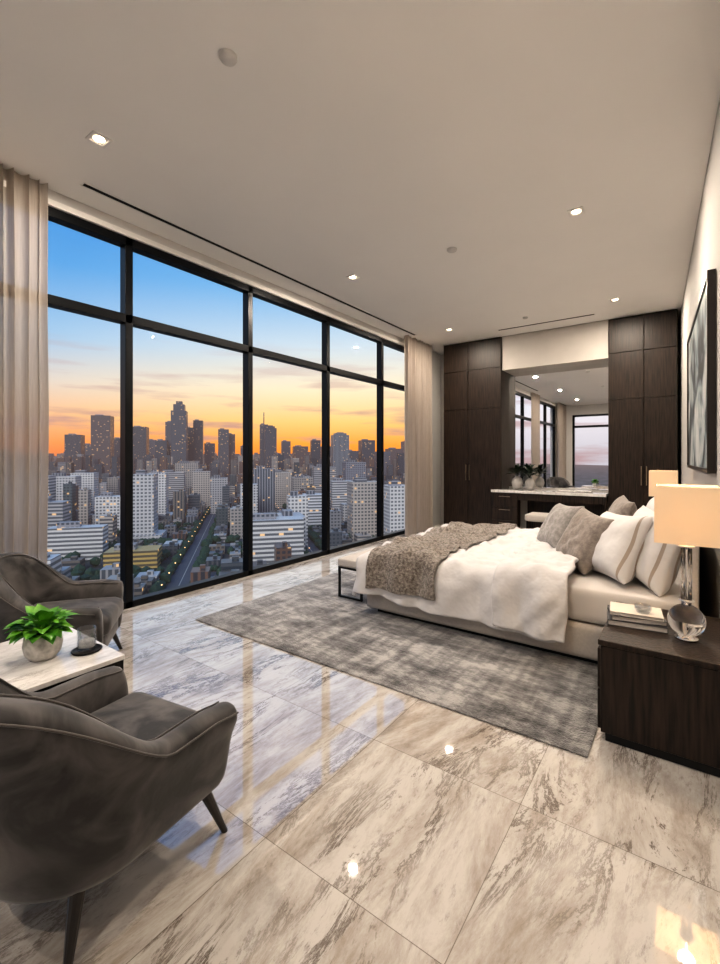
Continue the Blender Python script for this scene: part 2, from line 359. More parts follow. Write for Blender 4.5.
boxes('apron_drawer',[(-.515,hw-.035,.02,.045,vz-.17,vz-.05)],M['wood'],e)
box('back_rail',-.51,hw,dd-.05,dd-.02,.0,vz-.065,M['wood'],e)
boxes('side_support',[(hw-.03,hw,.02,.19,0,vz-.05)],M['wood'],e)
e=empty('decorative_tray',(-1.05*H,5.82*H,vz+.001)); softbox('tray',-.25,.25,-.12,.12,0,.03,M['marble'],e,r=.012,n=4)
e=empty('vanity_stool',(-1.33*H,5.42*H,0))
softbox('seat',-.24,.24,-.2,.2,.40,.52,M['beige'],e,r=.04,puff=.01)
for i,(a,b) in enumerate(((-1,-1),(1,-1),(-1,1),(1,1))): tleg('leg_%d'%i,(a*.2,b*.16,.41),(a*.21,b*.17,0),.016,.010,M['black'],e)
def leafblade(verts,faces,base,dirv,up,L,W,curl,nseg=7,cup=.18,rnd_=.8):
    d=dirv.normalized(); s=d.cross(up).normalized(); u=s.cross(d).normalized(); o=len(verts)
    for i in range(nseg+1):
        t=i/nseg; wd=W*math.sin(math.pi*min(1,(.05+t*.95))**rnd_)*(1-.1*t) if t<1 else 0
        c=base+d*(L*t)+u*(-curl*L*t*t)
        for k,q in enumerate((-1,-.5,0,.5,1)):
            verts.append(tuple(c+s*(wd*.5*q)+u*(abs(q)*cup*wd)))
    for i in range(nseg):
        for k in range(4): a=o+i*5+k; faces.append((a,a+1,a+6,a+5))
def plant(name,loc,nl,L,W,r0,mat='leaf',zb=.1,stem=.06,tall=0,el0=.1,el1=1.2):
    e=empty(name,loc)
    v=[];f=[]
    rnd=random.Random(nl)
    for i in range(nl):
        q=i/nl
        a=i*2.399+rnd.uniform(-.3,.3); el=el0+(el1-el0)*q+rnd.uniform(-.15,.15)
        d=Vector((math.cos(a)*math.cos(el),math.sin(a)*math.cos(el),math.sin(el)))
        st=Vector((math.cos(a)*r0*rnd.random(),math.sin(a)*r0*rnd.random(),zb))
        b=st+d*stem*rnd.uniform(.5,1.2)+Vector((0,0,tall*rnd.random()))
        o=len(v); s=Vector((-math.sin(a),math.cos(a),0))*.002
        v+= [tuple(st-s),tuple(st+s),tuple(b+s),tuple(b-s)]; f.append((o,o+1,o+2,o+3))
        dd=Vector((d.x,d.y,d.z*.5+.05)); leafblade(v,f,b,dd,Vector((0,0,1)),L*rnd.uniform(.7,1.15),W*rnd.uniform(.8,1.1),rnd.uniform(.2,.6))
    mesh('leaves',v,f,M[mat],e,smooth=True)
    return e
for (x,s,nl) in ((-1.73*H,1.35,44),(-1.575*H,1.15,38)):
    e=plant('potted_branches' ,(x,5.81*H,vz+.001),nl,.12,.07,.02,mat='dleaf',zb=.17*s,stem=.09,tall=.10,el0=.3,el1=1.5)
    lathe('vase',[(.03,0),(.06,.03),(.075,.09),(.06,.15),(.03,.175),(.035,.19),(.025,.185),(.02,.16)],M['vase'],e,sc=s)
softbox('area_rug',-2.45*H,-.262*H,1.655*H,3.62*H,.0005,.013,M['rug'],None,r=.006,n=3)
# ------------------------------------------------------------------ bed
bed=empty('bed',(0,0,0))
BX0,BX1,BY0,BY1=-1.665*H,.0,2.37*H,3.75*H
softbox('bed_base',BX0,BX1,BY0,BY1,.055,.29,M['beige'],bed,r=.025,n=6)
box('plinth',BX0+.08,BX1-.05,BY0+.08,BY1-.08,.0135,.06,M['gap'],bed)
softbox('mattress',BX0+.03,BX1-.01,BY0+.03,BY1-.03,.285,.555,M['sheet'],bed,r=.06,n=10)
softbox('headboard',BX1+.002,BX1+.075,BY0-.02,BY1+.02,.02,1.12,M['beige'],bed,r=.03,n=8)
def edge(a,r=.08,fl=.06):
    if a<=0: return a,0
    if a<r*math.pi/2: return r*math.sin(a/r),r*(1-math.cos(a/r))
    b=a-r*math.pi/2; return r+fl*b,r+b*.985
def ridge(x,y,s): return 1-2*abs(noise.noise((x,y,s)))
def topn(x,y,k=1):
    b=.028*noise.noise((x*2.2,y*2.2,1.7))+.016*noise.noise((x*6+y*2,y*5,4.1))
    w=.040*max(0,ridge(x*2.2+y*1.4,y*3.2-x*1.1,7.7))**4+.028*max(0,ridge(x*5-y*2,y*3+x*2,2.2))**4+.014*max(0,ridge(x*9+y*4,y*7-x*3,5.2))**3
    return b+k*w-.012
def drape(name,x0,x1,foot,near,far,hem,mat,zt,off=0,thick=.02,n=.022,extra=None,farh=.3,seed=0,k=1):
    L=(far-near)
    ny=int((L+hem+farh)/n); hx=foot
    nx=int((x1-x0+hx)/n)
    v=[];f=[]
    for i in range(nx+1):
        px=x0-hx+(x1-x0+hx)*i/nx
        ax=x0-px if hx>0 else 0
        ox,dx=edge(ax)
        hm=hem+ (extra(px) if extra else 0)
        for j in range(ny+1):
            X=x0-ox if ax>0 else px
            py=near-hm+(L+hm+farh)*j/ny
            if py<near: ay=near-py; oy,dy=edge(ay); Y=near-oy; sg=-1
            elif py>far: ay=py-far; oy,dy=edge(ay); Y=far+oy; sg=1
            else: ay=0;oy=dy=0;Y=py; sg=0
            d=max(dx,dy) if (dx>0 and dy>0) else dx+dy
            z=zt+off-d
            h=min(1,d/.15)
            z+=topn(px,py,k)*(1-h*.75)
            wav=.034*h*math.sin(px*15+2.8*noise.noise((px*2,seed,0)))+.025*h*noise.noise((px*7,seed,d*3))+.03*h*max(0,ridge(px*5+d*3,d*2,seed))
            if sg: Y+=sg*(wav*.8+off+.01*h)
            if ax>0: X-= .022*h*math.sin(py*15+seed)+off
            XX=X+ .02*noise.noise((py*4,seed+5,px)) * (1 if i==nx else .3)
            v.append((XX,Y,z))
    for i in range(nx):
        for j in range(ny): a=i*(ny+1)+j; f.append((a,a+1,a+ny+2,a+ny+1))
    return mesh(name,v,f,mat,bed,smooth=True,solid=thick,soff=1,subd=1)
NE,FE=BY0+.035,BY1-.035
drape('duvet',BX0+.04,-.72,.44,NE,FE,.44,M['white'],.575,extra=lambda x:.06*noise.noise((x*1.5,3,3))+.02*(x+1.7))
drape('throw_blanket',-1.60*H,-1.13*H,0,NE,FE,.37,M['throw'],.575,off=.036,thick=.014,extra=lambda x:-.03*(x+2))
drape('duvet_fold',-1.16,-.66,0,NE-.0,FE,.47,M['white'],.575,off=.042,thick=.035,extra=lambda x:.05*(x+1),seed=3)
def pillow(name,mat,c,w,h,t,yaw,lean,roll=0,parent=bed):
    n=18; v=[];f=[]
    def idx(s,i,j): return s*(n+1)**2+i*(n+1)+j
    for s in (1,-1):
        for i in range(n+1):
            for j in range(n+1):
                a=-1+2*i/n; b=-1+2*j/n
                y=w/2*a*(1-.09*(1-b*b)); z=h/2*b*(1-.09*(1-a*a))
                th=t/2*(max(0,(1-a**4)*(1-b**4)))**.55+.006
                th+= .022*noise.noise((a*3,b*3,c[0]*9+s))*(1-a*a)*(1-b*b)
                th*=1-.15*b
                v.append((s*th,y,z))
    for s in (0,1):
        for i in range(n):
            for j in range(n): f.append((idx(s,i,j),idx(s,i+1,j),idx(s,i+1,j+1),idx(s,i,j+1)))
    for i in range(n):
        for (p,q) in (((i,0),(i+1,0)),((i,n),(i+1,n)),((0,i),(0,i+1)),((n,i),(n,i+1))):
            f.append((idx(0,*p),idx(0,*q),idx(1,*q),idx(1,*p)))
    o=mesh(name,v,f,mat,parent,smooth=True,subd=1)
    o.matrix_local=Matrix.Translation(c)@Matrix.Rotation(math.radians(yaw),4,'Z')@Matrix.Rotation(math.radians(lean),4,'Y')@Matrix.Rotation(math.radians(roll),4,'X')
    return o
pillow('pillow_1',M['stripe'],(-.20,3.84,.81),.66,.54,.23,26,16,3)
pillow('pillow_2',M['stripe'],(-.43,3.86,.80),.64,.52,.22,32,24,-4)
pillow('pillow_3',M['greyp'],(-.66,3.98,.80),.52,.48,.18,36,26,5)
pillow('pillow_4',M['greyq'],(-.94,4.46,.81),.52,.48,.18,34,28,-3)
pillow('pillow_5',M['white'],(-.22,4.85,.84),.66,.52,.20,10,14,2)
pillow('pillow_6',M['greyp'],(-.50,4.75,.85),.60,.50,.19,14,20,2)
e=empty('end_of_bed_bench',(-2.76,4.5,0))
softbox('bench_cushion',-.16,.15,-.87,.87,.33,.42,M['beige'],e,r=.025,puff=.008)
fr=[]
for y in (-.85,.83):
    fr+=[(-.155,-.135,y,y+.02,.0135,.33),(.125,.145,y,y+.02,.0135,.33),(-.135,.125,y,y+.02,.0135,.0335),(-.135,.125,y,y+.02,.31,.33)]
fr+=[(-.155,-.135,-.83,.83,.31,.33),(.125,.145,-.83,.83,.31,.33)]
boxes('bench_frame',fr,M['black'],e)
# ------------------------------------------------------------------ nightstands & lamps
def nightstand(x0,x1,y0,y1):
    e=empty('nightstand',((x0+x1)/2,(y0+y1)/2,0)); a=(x1-x0)/2; b=(y1-y0)/2; zt=.36*H
    box('plinth',-a+.03,a-.02,-b+.03,b-.03,0,.05,M['gap'],e)
    box('body',-a+.012,a,-b+.006,b-.006,.05,zt-.03,M['wood'],e,bevel=.004)
    box('top',-a,a,-b,b,zt-.028,zt,M['wood'],e,bevel=.004)
    for k in range(2):
        z0=.06+k*.21; box('drawer_%d'%k,-a-.004,-a+.012,-b+.02,b-.02,z0,z0+.2,M['wood'],e,bevel=.003)
    return zt
zt=nightstand(-.25*H,.125*H,1.78*H,2.30*H)
nightstand(-.33*H,.03*H,3.87*H,4.40*H)
def lamp(x,y,p):
    e=empty('table_lamp',(x,y,zt+.001))
    R=.082
    lathe('lamp_foot',[(.001,0),(.05,0),(.05,.012),(.02,.018),(.001,.018)],M['chrome'],e,cap=False)
    lathe('crystal_ball',[(max(.001,R*math.sin(math.pi*i/24)),.014+R-R*math.cos(math.pi*i/24)) for i in range(25)],M['glass'],e,cap=False)
    lathe('lamp_collar',[(.022,.172),(.022,.188),(.034,.195),(.034,.205)],M['chrome'],e)
    for k in range(4):
        a=math.pi/4+k*math.pi/2; lathe('crystal_rod_%d'%(k+1),[(.001,.205),(.009,.205),(.009,.47),(.001,.47)],M['glass'],e,loc=(.021*math.cos(a),.021*math.sin(a),0),seg=14,cap=False)
    lathe('lamp_stem',[(.004,.205),(.004,.58)],M['chrome'],e,seg=12)
    lathe('upper_collar',[(.034,.47),(.034,.48),(.012,.49)],M['chrome'],e)
    a=.132; z0=.50; z1=.785; b=.130
    v=[(-a,-a,z0),(a,-a,z0),(a,a,z0),(-a,a,z0),(-b,-b,z1),(b,-b,z1),(b,b,z1),(-b,b,z1)]
    mesh('lamp_shade',v,[(0,1,5,4),(1,2,6,5),(2,3,7,6),(3,0,4,7)],M['shade'],e,solid=.004,soff=0)
    boxes('shade_spider',[(-a+.005,a-.005,-.003,.003,z1-.03,z1-.024),(-.003,.003,-a+.005,a-.005,z1-.03,z1-.024)],M['chrome'],e)
    light('lamp_bulb','POINT',(0,0,.60),p,(1,.72,.44),e,size=.035)
lamp(.004*H,1.965*H,10)
lamp(-.135*H,4.2*H,9)
e=empty('stack_of_books',(-.155*H,2.04*H,zt+.001),math.radians(8))
def book(n,z,w,d,t,mat,r):
    s=math.radians(r)
    for nm,bx,mt in (('cover_%d'%n,[(-w,w,-d,d,z,z+.003),(-w,w,-d,d,z+t-.003,z+t),(-w,-w+.003,-d,d,z+.003,z+t-.003)],mat),('pages_%d'%n,[(-w+.003,w-.004,-d+.004,d-.004,z+.003,z+t-.003)],M['paper'])):
        o=boxes(nm,bx,mt,e); o.rotation_euler=(0,0,s)
book(1,0,.14,.105,.030,M['book1'],0); book(2,.0305,.13,.098,.026,M['book1'],5); book(3,.057,.125,.095,.018,M['book2'],-2)
e2=empty('glass_paperweight',(-.13*H,2.02*H,zt+.077))
lathe('dish',[(.001,0),(.03,.0),(.042,.02),(.04,.04),(.036,.04),(.036,.02),(.026,.008),(.001,.008)],M['thin'],e2,cap=False)
# ------------------------------------------------------------------ art
def art():
    y0,y1,z0,z1=2.6*H,4.12*H,.93*H,1.86*H
    ym=(y0+y1)/2
    e=empty('wall_art',(wx(ym),ym,(z0+z1)/2),WA); a=(y1-y0)/2; b=(z1-z0)/2; t=.05
    boxes('frame',[(-t,-.004,-a,a,-b,-b+.03),(-t,-.004,-a,a,b-.03,b),(-t,-.004,-a,-a+.03,-b+.03,b-.03),(-t,-.004,a-.03,a,-b+.03,b-.03)],M['legw'],e)
    box('canvas',-t+.012,-.004,-a+.03,a-.03,-b+.03,b-.03,M['art'],e)
art()
# ------------------------------------------------------------------ armchairs
def sstep(a,b,x):
    t=max(0,min(1,(x-a)/(b-a))); return t*t*(3-2*t)
def armchair(loc,rz):
    e=empty('armchair',loc,rz)   # faces +Y locally
    a=.305; yf=.30; yc=-.06; rb=.29
    pts=[]
    ns=10; nc=24
    for i in range(ns): pts.append((-a,yf+(yc-yf)*i/ns))
    for i in range(nc+1):
        p=math.pi+math.pi*i/nc; pts.append((a*math.cos(p),yc+rb*math.sin(p)))
    for i in range(1,ns+1): pts.append((a,yc+(yf-yc)*i/ns))
    n=len(pts); v=[];f=[];K=None; pipe=[];pipe2=[]
    for i,(x,y) in enumerate(pts):
        p0=Vector(pts[max(0,i-1)]); p1=Vector(pts[min(n-1,i+1)]); t=(p1-p0).normalized(); nrm=Vector((-t.y,t.x))
        if nrm.dot(Vector((x,y-.1)))<0: nrm=-nrm
        bk=sstep(.02,-.33,y); h=.53+.27*bk
        lean=.03+.035*bk
        endf=sstep(.18,.30,y)
        h-=.015*endf
        prof=[(-.035,.165),(.0,.19),(.022,.30),(.030+lean*.4,.40),(.045+lean,h-.07),(.05+lean,h-.03),(.028+lean,h-.003),(-.012+lean,h+.004),(-.045+lean*.8,h-.012),(-.058+lean*.7,h-.06),(-.06+lean*.2,.42),(-.055,.28),(-.05,.165)]
        K=len(prof)
        for o,z in prof:
            v.append((x+nrm.x*o,y+nrm.y*o,z))
        pipe.append((x+nrm.x*(.049+lean),y+nrm.y*(.049+lean),h-.028))
        pipe2.append((x+nrm.x*(-.043+lean*.8),y+nrm.y*(-.043+lean*.8),h-.012))
    for i in range(n-1):
        for k in range(K):
            k2=(k+1)%K; f.append((i*K+k,i*K+k2,(i+1)*K+k2,(i+1)*K+k))
    def cap(i):
        base=[v[i*K+k] for k in range(K)]; cx=sum(b[0] for b in base)/K; cz=sum(b[2] for b in base)/K
        o=len(v)
        for b in base: v.append((cx+(b[0]-cx)*.72,b[1]+.028,cz+(b[2]-cz)*.92))
        for k in range(K):
            k2=(k+1)%K; f.append((i*K+k,i*K+k2,o+k2,o+k))
        f.append(tuple(range(o,o+K)))
    cap(0); cap(n-1)
    mesh('shell',v,f,M['velvet'],e,smooth=True,subd=1)
    for nm,pp in (('piping_outer',pipe),('piping_inner',pipe2)):
        cu=bpy.data.curves.new(nm,'CURVE'); cu.dimensions='3D'; cu.bevel_depth=.0035; cu.bevel_resolution=2
        sp=cu.splines.new('POLY'); sp.points.add(len(pp)-1)
        for q,c in zip(sp.points,pp): q.co=c+(1,)
        cu.materials.append(M['pipe']); o=bpy.data.objects.new(nm,cu); col.objects.link(o); o.parent=e
    softbox('seat_frame',-.25,.25,-.24,.32,.17,.29,M['velvet'],e,r=.04,n=6)
    softbox('seat_cushion',-.25,.25,-.25,.35,.285,.425,M['velvet'],e,r=.05,puff=.02,n=10)
    for i,(lx,ly) in enumerate(((-.26,.25),(.26,.25),(-.22,-.20),(.22,-.20))):
        tleg('leg_%d'%(i+1),(lx,ly,.185),(lx*1.17,ly*1.17+(0.02 if ly>0 else -.02),0),.024,.012,M['legw'],e)
armchair((-1.175*H,.52*H,0),math.radians(9))
armchair((-2.36*H,.88*H,0),math.radians(-37))
# ------------------------------------------------------------------ side table
e=empty('marble_side_table',(-1.70*H,.59*H,0)); a=.222*H; b=.15*H; tz=.36*H
box('table_top',-a,a,-b,b,tz-.022,tz,M['marble'],e,bevel=.003)
fr=[(-a+.005,a-.005,-b+.005,-b+.025,tz-.045,tz-.0225),(-a+.005,a-.005,b-.025,b-.005,tz-.045,tz-.0225),(-a+.005,-a+.025,-b+.025,b-.025,tz-.045,tz-.0225),(a-.025,a-.005,-b+.025,b-.025,tz-.045,tz-.0225)]
for x in (-a+.005,a-.025):
    for y in (-b+.005,b-.025): fr.append((x,x+.02,y,y+.02,0,tz-.045))
boxes('table_frame',fr,M['black'],e)
e=plant('potted_plant',(-1.67*H,.575*H,tz+.001),64,.070,.070,.03,zb=.115,stem=.060,el0=.05,el1=1.45)
lathe('pot',[(.001,0),(.055,0),(.078,.03),(.086,.07),(.08,.11),(.07,.13),(.062,.13),(.068,.10),(.001,.10)],M['pot'],e,cap=False,sc=.92)
lathe('potting_soil',[(.001,.112),(.064,.108)],M['soil'],e,cap=False,sc=.92)
e=empty('candle_tray',(-1.61*H,.68*H,tz+.001)); lathe('tray',[(.001,0),(.062,0),(.066,.008),(.060,.008),(.058,.004),(.001,.004)],M['black'],e,cap=False)
e=empty('glass_candle_holder',(-1.61*H,.68*H,tz+.0065))
lathe('glass',[(.001,0),(.038,0),(.041,.005),(.041,.105),(.038,.105),(.037,.012),(.001,.012)],M['thin'],e,cap=False)
lathe('wax',[(.001,.014),(.033,.014),(.033,.045),(.001,.045)],M['white'],e,cap=False)
# ------------------------------------------------------------------ city
GZ=-80
CA=math.radians(50.7); cu_=Vector((math.cos(CA),math.sin(CA))); cv_=Vector((-math.sin(CA),math.cos(CA)))
def haze(nt,p):  # aerial haze painted into the material as emission, growing with distance
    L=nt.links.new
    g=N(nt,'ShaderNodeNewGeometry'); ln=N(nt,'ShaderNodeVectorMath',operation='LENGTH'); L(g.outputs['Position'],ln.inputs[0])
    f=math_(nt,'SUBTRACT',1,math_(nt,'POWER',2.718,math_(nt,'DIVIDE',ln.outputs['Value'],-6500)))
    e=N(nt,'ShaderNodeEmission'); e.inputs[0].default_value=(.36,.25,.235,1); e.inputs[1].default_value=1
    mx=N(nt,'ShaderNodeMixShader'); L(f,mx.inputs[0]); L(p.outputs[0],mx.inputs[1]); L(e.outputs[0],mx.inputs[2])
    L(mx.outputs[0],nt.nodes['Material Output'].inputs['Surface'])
def facadem():
    m,nt,p=newmat('city_facade'); L=nt.links.new
    at=N(nt,'ShaderNodeVertexColor',layer_name='bcol')
    tc=N(nt,'ShaderNodeTexCoord'); sp=N(nt,'ShaderNodeSeparateXYZ'); L(tc.outputs['Object'],sp.inputs[0])
    sn=N(nt,'ShaderNodeSeparateXYZ'); L(tc.outputs['Normal'],sn.inputs[0])
    isx=math_(nt,'GREATER_THAN',math_(nt,'ABSOLUTE',sn.outputs[0]),.5)
    h=math_(nt,'ADD',math_(nt,'MULTIPLY',sp.outputs[1],isx),math_(nt,'MULTIPLY',sp.outputs[0],math_(nt,'SUBTRACT',1,isx)))
    # building style is stored in the alpha of the colour attribute: 0 strip windows, .5 punched, 1 vertical fins
    fs=at.outputs['Alpha']
    hs=math_(nt,'DIVIDE',h,3.4); zs=math_(nt,'DIVIDE',sp.outputs[2],3.3)
    a1=math_(nt,'GREATER_THAN',math_(nt,'FRACT',hs),.40); b1=math_(nt,'GREATER_THAN',math_(nt,'FRACT',zs),.48)
    w1=math_(nt,'MAXIMUM',a1,math_(nt,'LESS_THAN',fs,.25)); w2=math_(nt,'MAXIMUM',b1,math_(nt,'GREATER_THAN',fs,.75))
    wall=math_(nt,'LESS_THAN',math_(nt,'ABSOLUTE',sn.outputs[2]),.5)
    win=math_(nt,'MULTIPLY',math_(nt,'MULTIPLY',w1,w2),wall)
    cb=N(nt,'ShaderNodeCombineXYZ'); L(math_(nt,'FLOOR',hs),cb.inputs[0]); L(math_(nt,'FLOOR',zs),cb.inputs[1]); L(isx,cb.inputs[2])
    wn=N(nt,'ShaderNodeTexWhiteNoise',noise_dimensions='3D'); L(cb.outputs[0],wn.inputs['Vector'])
    lit=math_(nt,'MULTIPLY',math_(nt,'GREATER_THAN',wn.outputs['Value'],.955),math_(nt,'MULTIPLY',win,b1))
    dk=mixc(nt,.80,at.outputs['Color'],(.02,.04,.06))
    c=mixc(nt,win,at.outputs['Color'],dk); L(c,p.inputs['Base Color'])
    p.inputs['Roughness'].default_value=.35
    p.inputs['Emission Color'].default_value=(1,.58,.22,1)
    L(math_(nt,'MULTIPLY',lit,.8),p.inputs['Emission Strength'])
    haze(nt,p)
    return m
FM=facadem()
def groundm():
    m,nt,p=newmat('city_ground'); L=nt.links.new
    tc=N(nt,'ShaderNodeTexCoord')
    n1=N(nt,'ShaderNodeTexNoise'); n1.inputs['Scale'].default_value=.02; n1.inputs['Detail'].default_value=8; L(tc.outputs['Object'],n1.inputs['Vector'])
    r=N(nt,'ShaderNodeValToRGB'); r.color_ramp.elements[0].position=.42; r.color_ramp.elements[0].color=(.015,.035,.028,1); r.color_ramp.elements[1].position=.6; r.color_ramp.elements[1].color=(.11,.115,.12,1)
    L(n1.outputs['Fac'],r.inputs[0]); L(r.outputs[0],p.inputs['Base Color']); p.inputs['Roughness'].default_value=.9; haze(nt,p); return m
def hzmat(name,c,em=None,es=0):
    m,nt,p=newmat(name); p.inputs['Base Color'].default_value=c+(1,); p.inputs['Roughness'].default_value=.85
    if em: p.inputs['Emission Color'].default_value=em+(1,); p.inputs['Emission Strength'].default_value=es
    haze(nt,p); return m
city=empty('city_skyline',(0,0,GZ),CA)
BL,RW=98.0,14.0
U0=-38.0
box('city_terrain',-9000,9000,-3000,22000,-1,0,groundm(),city)
rv=[]
for k in range(-14,16): rv.append((U0+k*BL-RW/2,U0+k*BL+RW/2,100,4200,.02,.12))
for k in range(1,40): rv.append((-1500,1700,k*110-RW/2,k*110+RW/2,.02,.10))
boxes('city_roads',rv,hzmat('asphalt',(.11,.115,.13)),city)
lm=[]
for k in range(-6,7): lm.append((U0+k*BL-.25,U0+k*BL+.25,120,1800,.13,.16))
boxes('lane_markings',lm,hzmat('road_paint',(.5,.48,.42)),city)
V=[];F=[];C=[]
def bld(u,v,w,d,h,c,z0=0,st=None):
    o=len(V); V.extend(bverts(u-w/2,u+w/2,v-d/2,v+d/2,z0,z0+h)); F.extend([tuple(i+o for i in q) for q in BF]); 
    if st is None:
        q=int(abs(u)*7)+int(v*3)
        st=(0,.5,1)[q%3] if c[0]<.35 else (0,.5)[q%2]
    C.extend([tuple(c)+(st,)]*6)
whites=[(.60,.59,.58),(.72,.70,.67),(.46,.45,.45),(.50,.45,.40),(.38,.35,.32)]
mids=[(.16,.17,.19),(.22,.20,.18),(.12,.14,.16),(.30,.26,.22),(.28,.29,.31),(.20,.12,.09),(.10,.13,.14)]
darks=[(.06,.075,.10),(.09,.11,.14),(.05,.065,.085),(.13,.14,.17),(.13,.10,.10)]
hand=[]
def hb(b,dist,w,d,h,c,crown=0):
    x=-math.sin(math.radians(b))*dist; y=math.cos(math.radians(b))*dist
    u=x*cu_.x+y*cu_.y; v=x*cv_.x+y*cv_.y
    hand.append((u,v,max(w,d)))
    bld(u,v,w,d,h,c)
    if crown: bld(u,v,w*.72,d*.72,crown,c,h); bld(u,v,w*.4,d*.4,crown*.5,c,h+crown)
    else: bld(u-w*.15,v,w*.4,d*.4,4,(.3,.3,.32),h)
    if h>60 and dist<1300: bld(u+w*.2,v+d*.1,w*1.3,d*1.4,9,c)
T=darks
hb(68.2,1700,45,40,155,T[0]);hb(66.9,1900,36,36,130,T[1]);hb(65.6,1650,55,45,215,T[4]);hb(64,1800,36,36,150,T[1]);hb(61.9,1600,46,45,180,T[2]);hb(60.6,1900,34,34,150,T[3])
hb(59.6,1500,32,32,135,T[0]);hb(58.6,1550,30,34,195,T[3]);hb(57.7,1500,44,44,226,T[1],20);hb(56.6,1650,34,34,185,T[0]);hb(55.6,1600,30,30,206,T[2]);hb(54.3,1750,36,36,135,T[3]);hb(52.7,1600,34,36,178,T[1]);hb(51.8,1650,26,36,165,T[4]);hb(50.2,1900,34,34,130,T[0])
hb(47.9,1500,26,26,190,T[1]);bld(*[hand[-1][0],hand[-1][1]],3,3,40,T[0],190);hb(47.1,1450,36,36,175,T[0],6);hb(45.2,1600,30,30,140,T[3]);hb(43.4,1600,50,40,122,T[4]);hb(41.5,1450,28,30,138,T[2]);hb(40.2,1700,34,34,125,T[0]);hb(38.4,1200,42,36,142,(.26,.30,.34),5);hb(37.0,1500,42,40,105,T[1]);hb(35.0,1500,44,50,140,T[0]);hb(33.0,1300,36,40,100,T[3]);hb(31.5,1500,50,40,112,T[4]);hb(29.5,1600,50,50,140,T[1])
Wt=whites
hb(67.9,430,40,16,26,Wt[1]);hb(69.2,700,34,22,58,Wt[0]);hb(67.3,760,30,22,60,Wt[1]);hb(61.4,480,20,24,66,Wt[0]);hb(64.8,560,26,20,40,Wt[1]);hb(60.0,640,22,22,62,Wt[1]);hb(58.5,820,40,20,58,Wt[2]);hb(55.2,760,26,26,60,Wt[3]);hb(56.8,900,40,24,72,Wt[4]);hb(53.2,700,24,20,52,Wt[2])
hb(47.9,620,28,20,67,(.30,.31,.34));hb(45.9,760,36,26,58,Wt[3]);hb(49.7,560,20,20,50,Wt[0]);hb(46.8,345,44,20,36,Wt[1]);hb(44.6,380,20,34,34,Wt[0]);hb(43.2,700,30,30,52,Wt[4]);hb(41.8,520,22,22,40,(.75,.75,.75));hb(35.3,450,30,22,58,Wt[3]);hb(33.2,470,16,22,52,Wt[4]);hb(38.2,620,30,22,50,Wt[0]);hb(40.4,820,40,24,66,Wt[2]);hb(36.6,800,36,30,74,(.25,.26,.3));hb(31.0,420,24,24,56,Wt[1])
hb(62.5,380,36,22,13,(.60,.42,.15));hb(70.5,520,30,20,40,Wt[2]);hb(72,600,40,20,62,Wt[1]);hb(43.8,430,18,18,46,Wt[1])
rnd=random.Random(11)
for k in range(-14,17):
    for j in range(1,38):
        bu0=U0+k*BL+RW/2+4; bv0=j*110+RW/2+4
        dist=math.hypot(bu0,bv0)
        ang=math.degrees(math.atan2(-(bu0),bv0))
        if abs(ang)>50 or dist<170: continue
        nx,ny=(5,5) if dist<700 else ((4,4) if dist<1500 else (3,3))
        sw=(BL-RW-8)/nx; sd=(110-RW-8)/ny
        for a in range(nx):
            for b in range(ny):
                if rnd.random()<(.24 if dist<900 else .15): continue
                u=bu0+sw*(a+.5); v=bv0+sd*(b+.5)
                w=sw*rnd.uniform(.55,.92); d=sd*rnd.uniform(.55,.92)
                if any(abs(u-q[0])<q[2]*.5+sw*.5 and abs(v-q[1])<q[2]*.5+sd*.5 for q in hand): continue
                r=rnd.random()
                if dist<550: h=rnd.uniform(4,11) if r<.90 else rnd.uniform(16,30)
                elif dist<1100: h=rnd.uniform(6,20) if r<.80 else rnd.uniform(26,56)
                elif dist<1900: h=rnd.uniform(15,40) if r<.72 else rnd.uniform(50,95)
                else: h=rnd.uniform(15,50) if r<.75 else rnd.uniform(55,115)
                if dist<1100: c=rnd.choice(whites+mids) if rnd.random()<.6 else rnd.choice(mids)
                else: c=rnd.choice(darks+mids+whites[3:])
                s=rnd.uniform(.7,1.05); c=tuple(x*s for x in c)
                bld(u,v,w,d,h,c)
                if dist<900: bld(u+w*.12,v-d*.1,w*.3,d*.3,2.5,tuple(x*.8 for x in c),h)
me=bpy.data.meshes.new('city_buildings'); me.from_pydata(V,[],F); me.update()
bm=bmesh.new(); bm.from_mesh(me); bmesh.ops.recalc_face_normals(bm,faces=bm.faces); bm.to_mesh(me); bm.free()
ca=me.color_attributes.new('bcol','FLOAT_COLOR','CORNER')
flat=[]
for c in C: flat+= [c[0],c[1],c[2],c[3]]*4
ca.data.foreach_set('color',flat)
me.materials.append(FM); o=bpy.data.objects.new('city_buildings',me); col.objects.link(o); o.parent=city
ib=bmesh.new(); bmesh.ops.create_icosphere(ib,subdivisions=1,radius=1); iv=[v.co.copy() for v in ib.verts]; iff=[tuple(v.index for v in f.verts) for f in ib.faces]; ib.free()
TV=[];TF=[]
for _ in range(8000):
    v=rnd.uniform(160,1300); u=rnd.uniform(-.95*v,.95*v)
    if rnd.random()<.35:
        kk=round((u-U0)/BL); u=U0+kk*BL+rnd.choice((-1,1))*(RW/2+2.5)
    elif rnd.random()<.6:
        kk=round(v/110); v=kk*110+rnd.choice((-1,1))*(RW/2+2.5)
    if abs(((u-U0+BL/2)%BL)-BL/2)<RW/2: continue
    r=rnd.uniform(2.4,4.6); z=r*.9; o=len(TV)
    for q in iv:
        s=rnd.uniform(.8,1.2); TV.append((u+q.x*r*s,v+q.y*r*s,z+q.z*r*s))
    TF+= [tuple(i+o for i in f) for f in iff]
mesh('city_trees',TV,TF,hzmat('tree_canopy',(.025,.065,.04)),city)
sl=[]
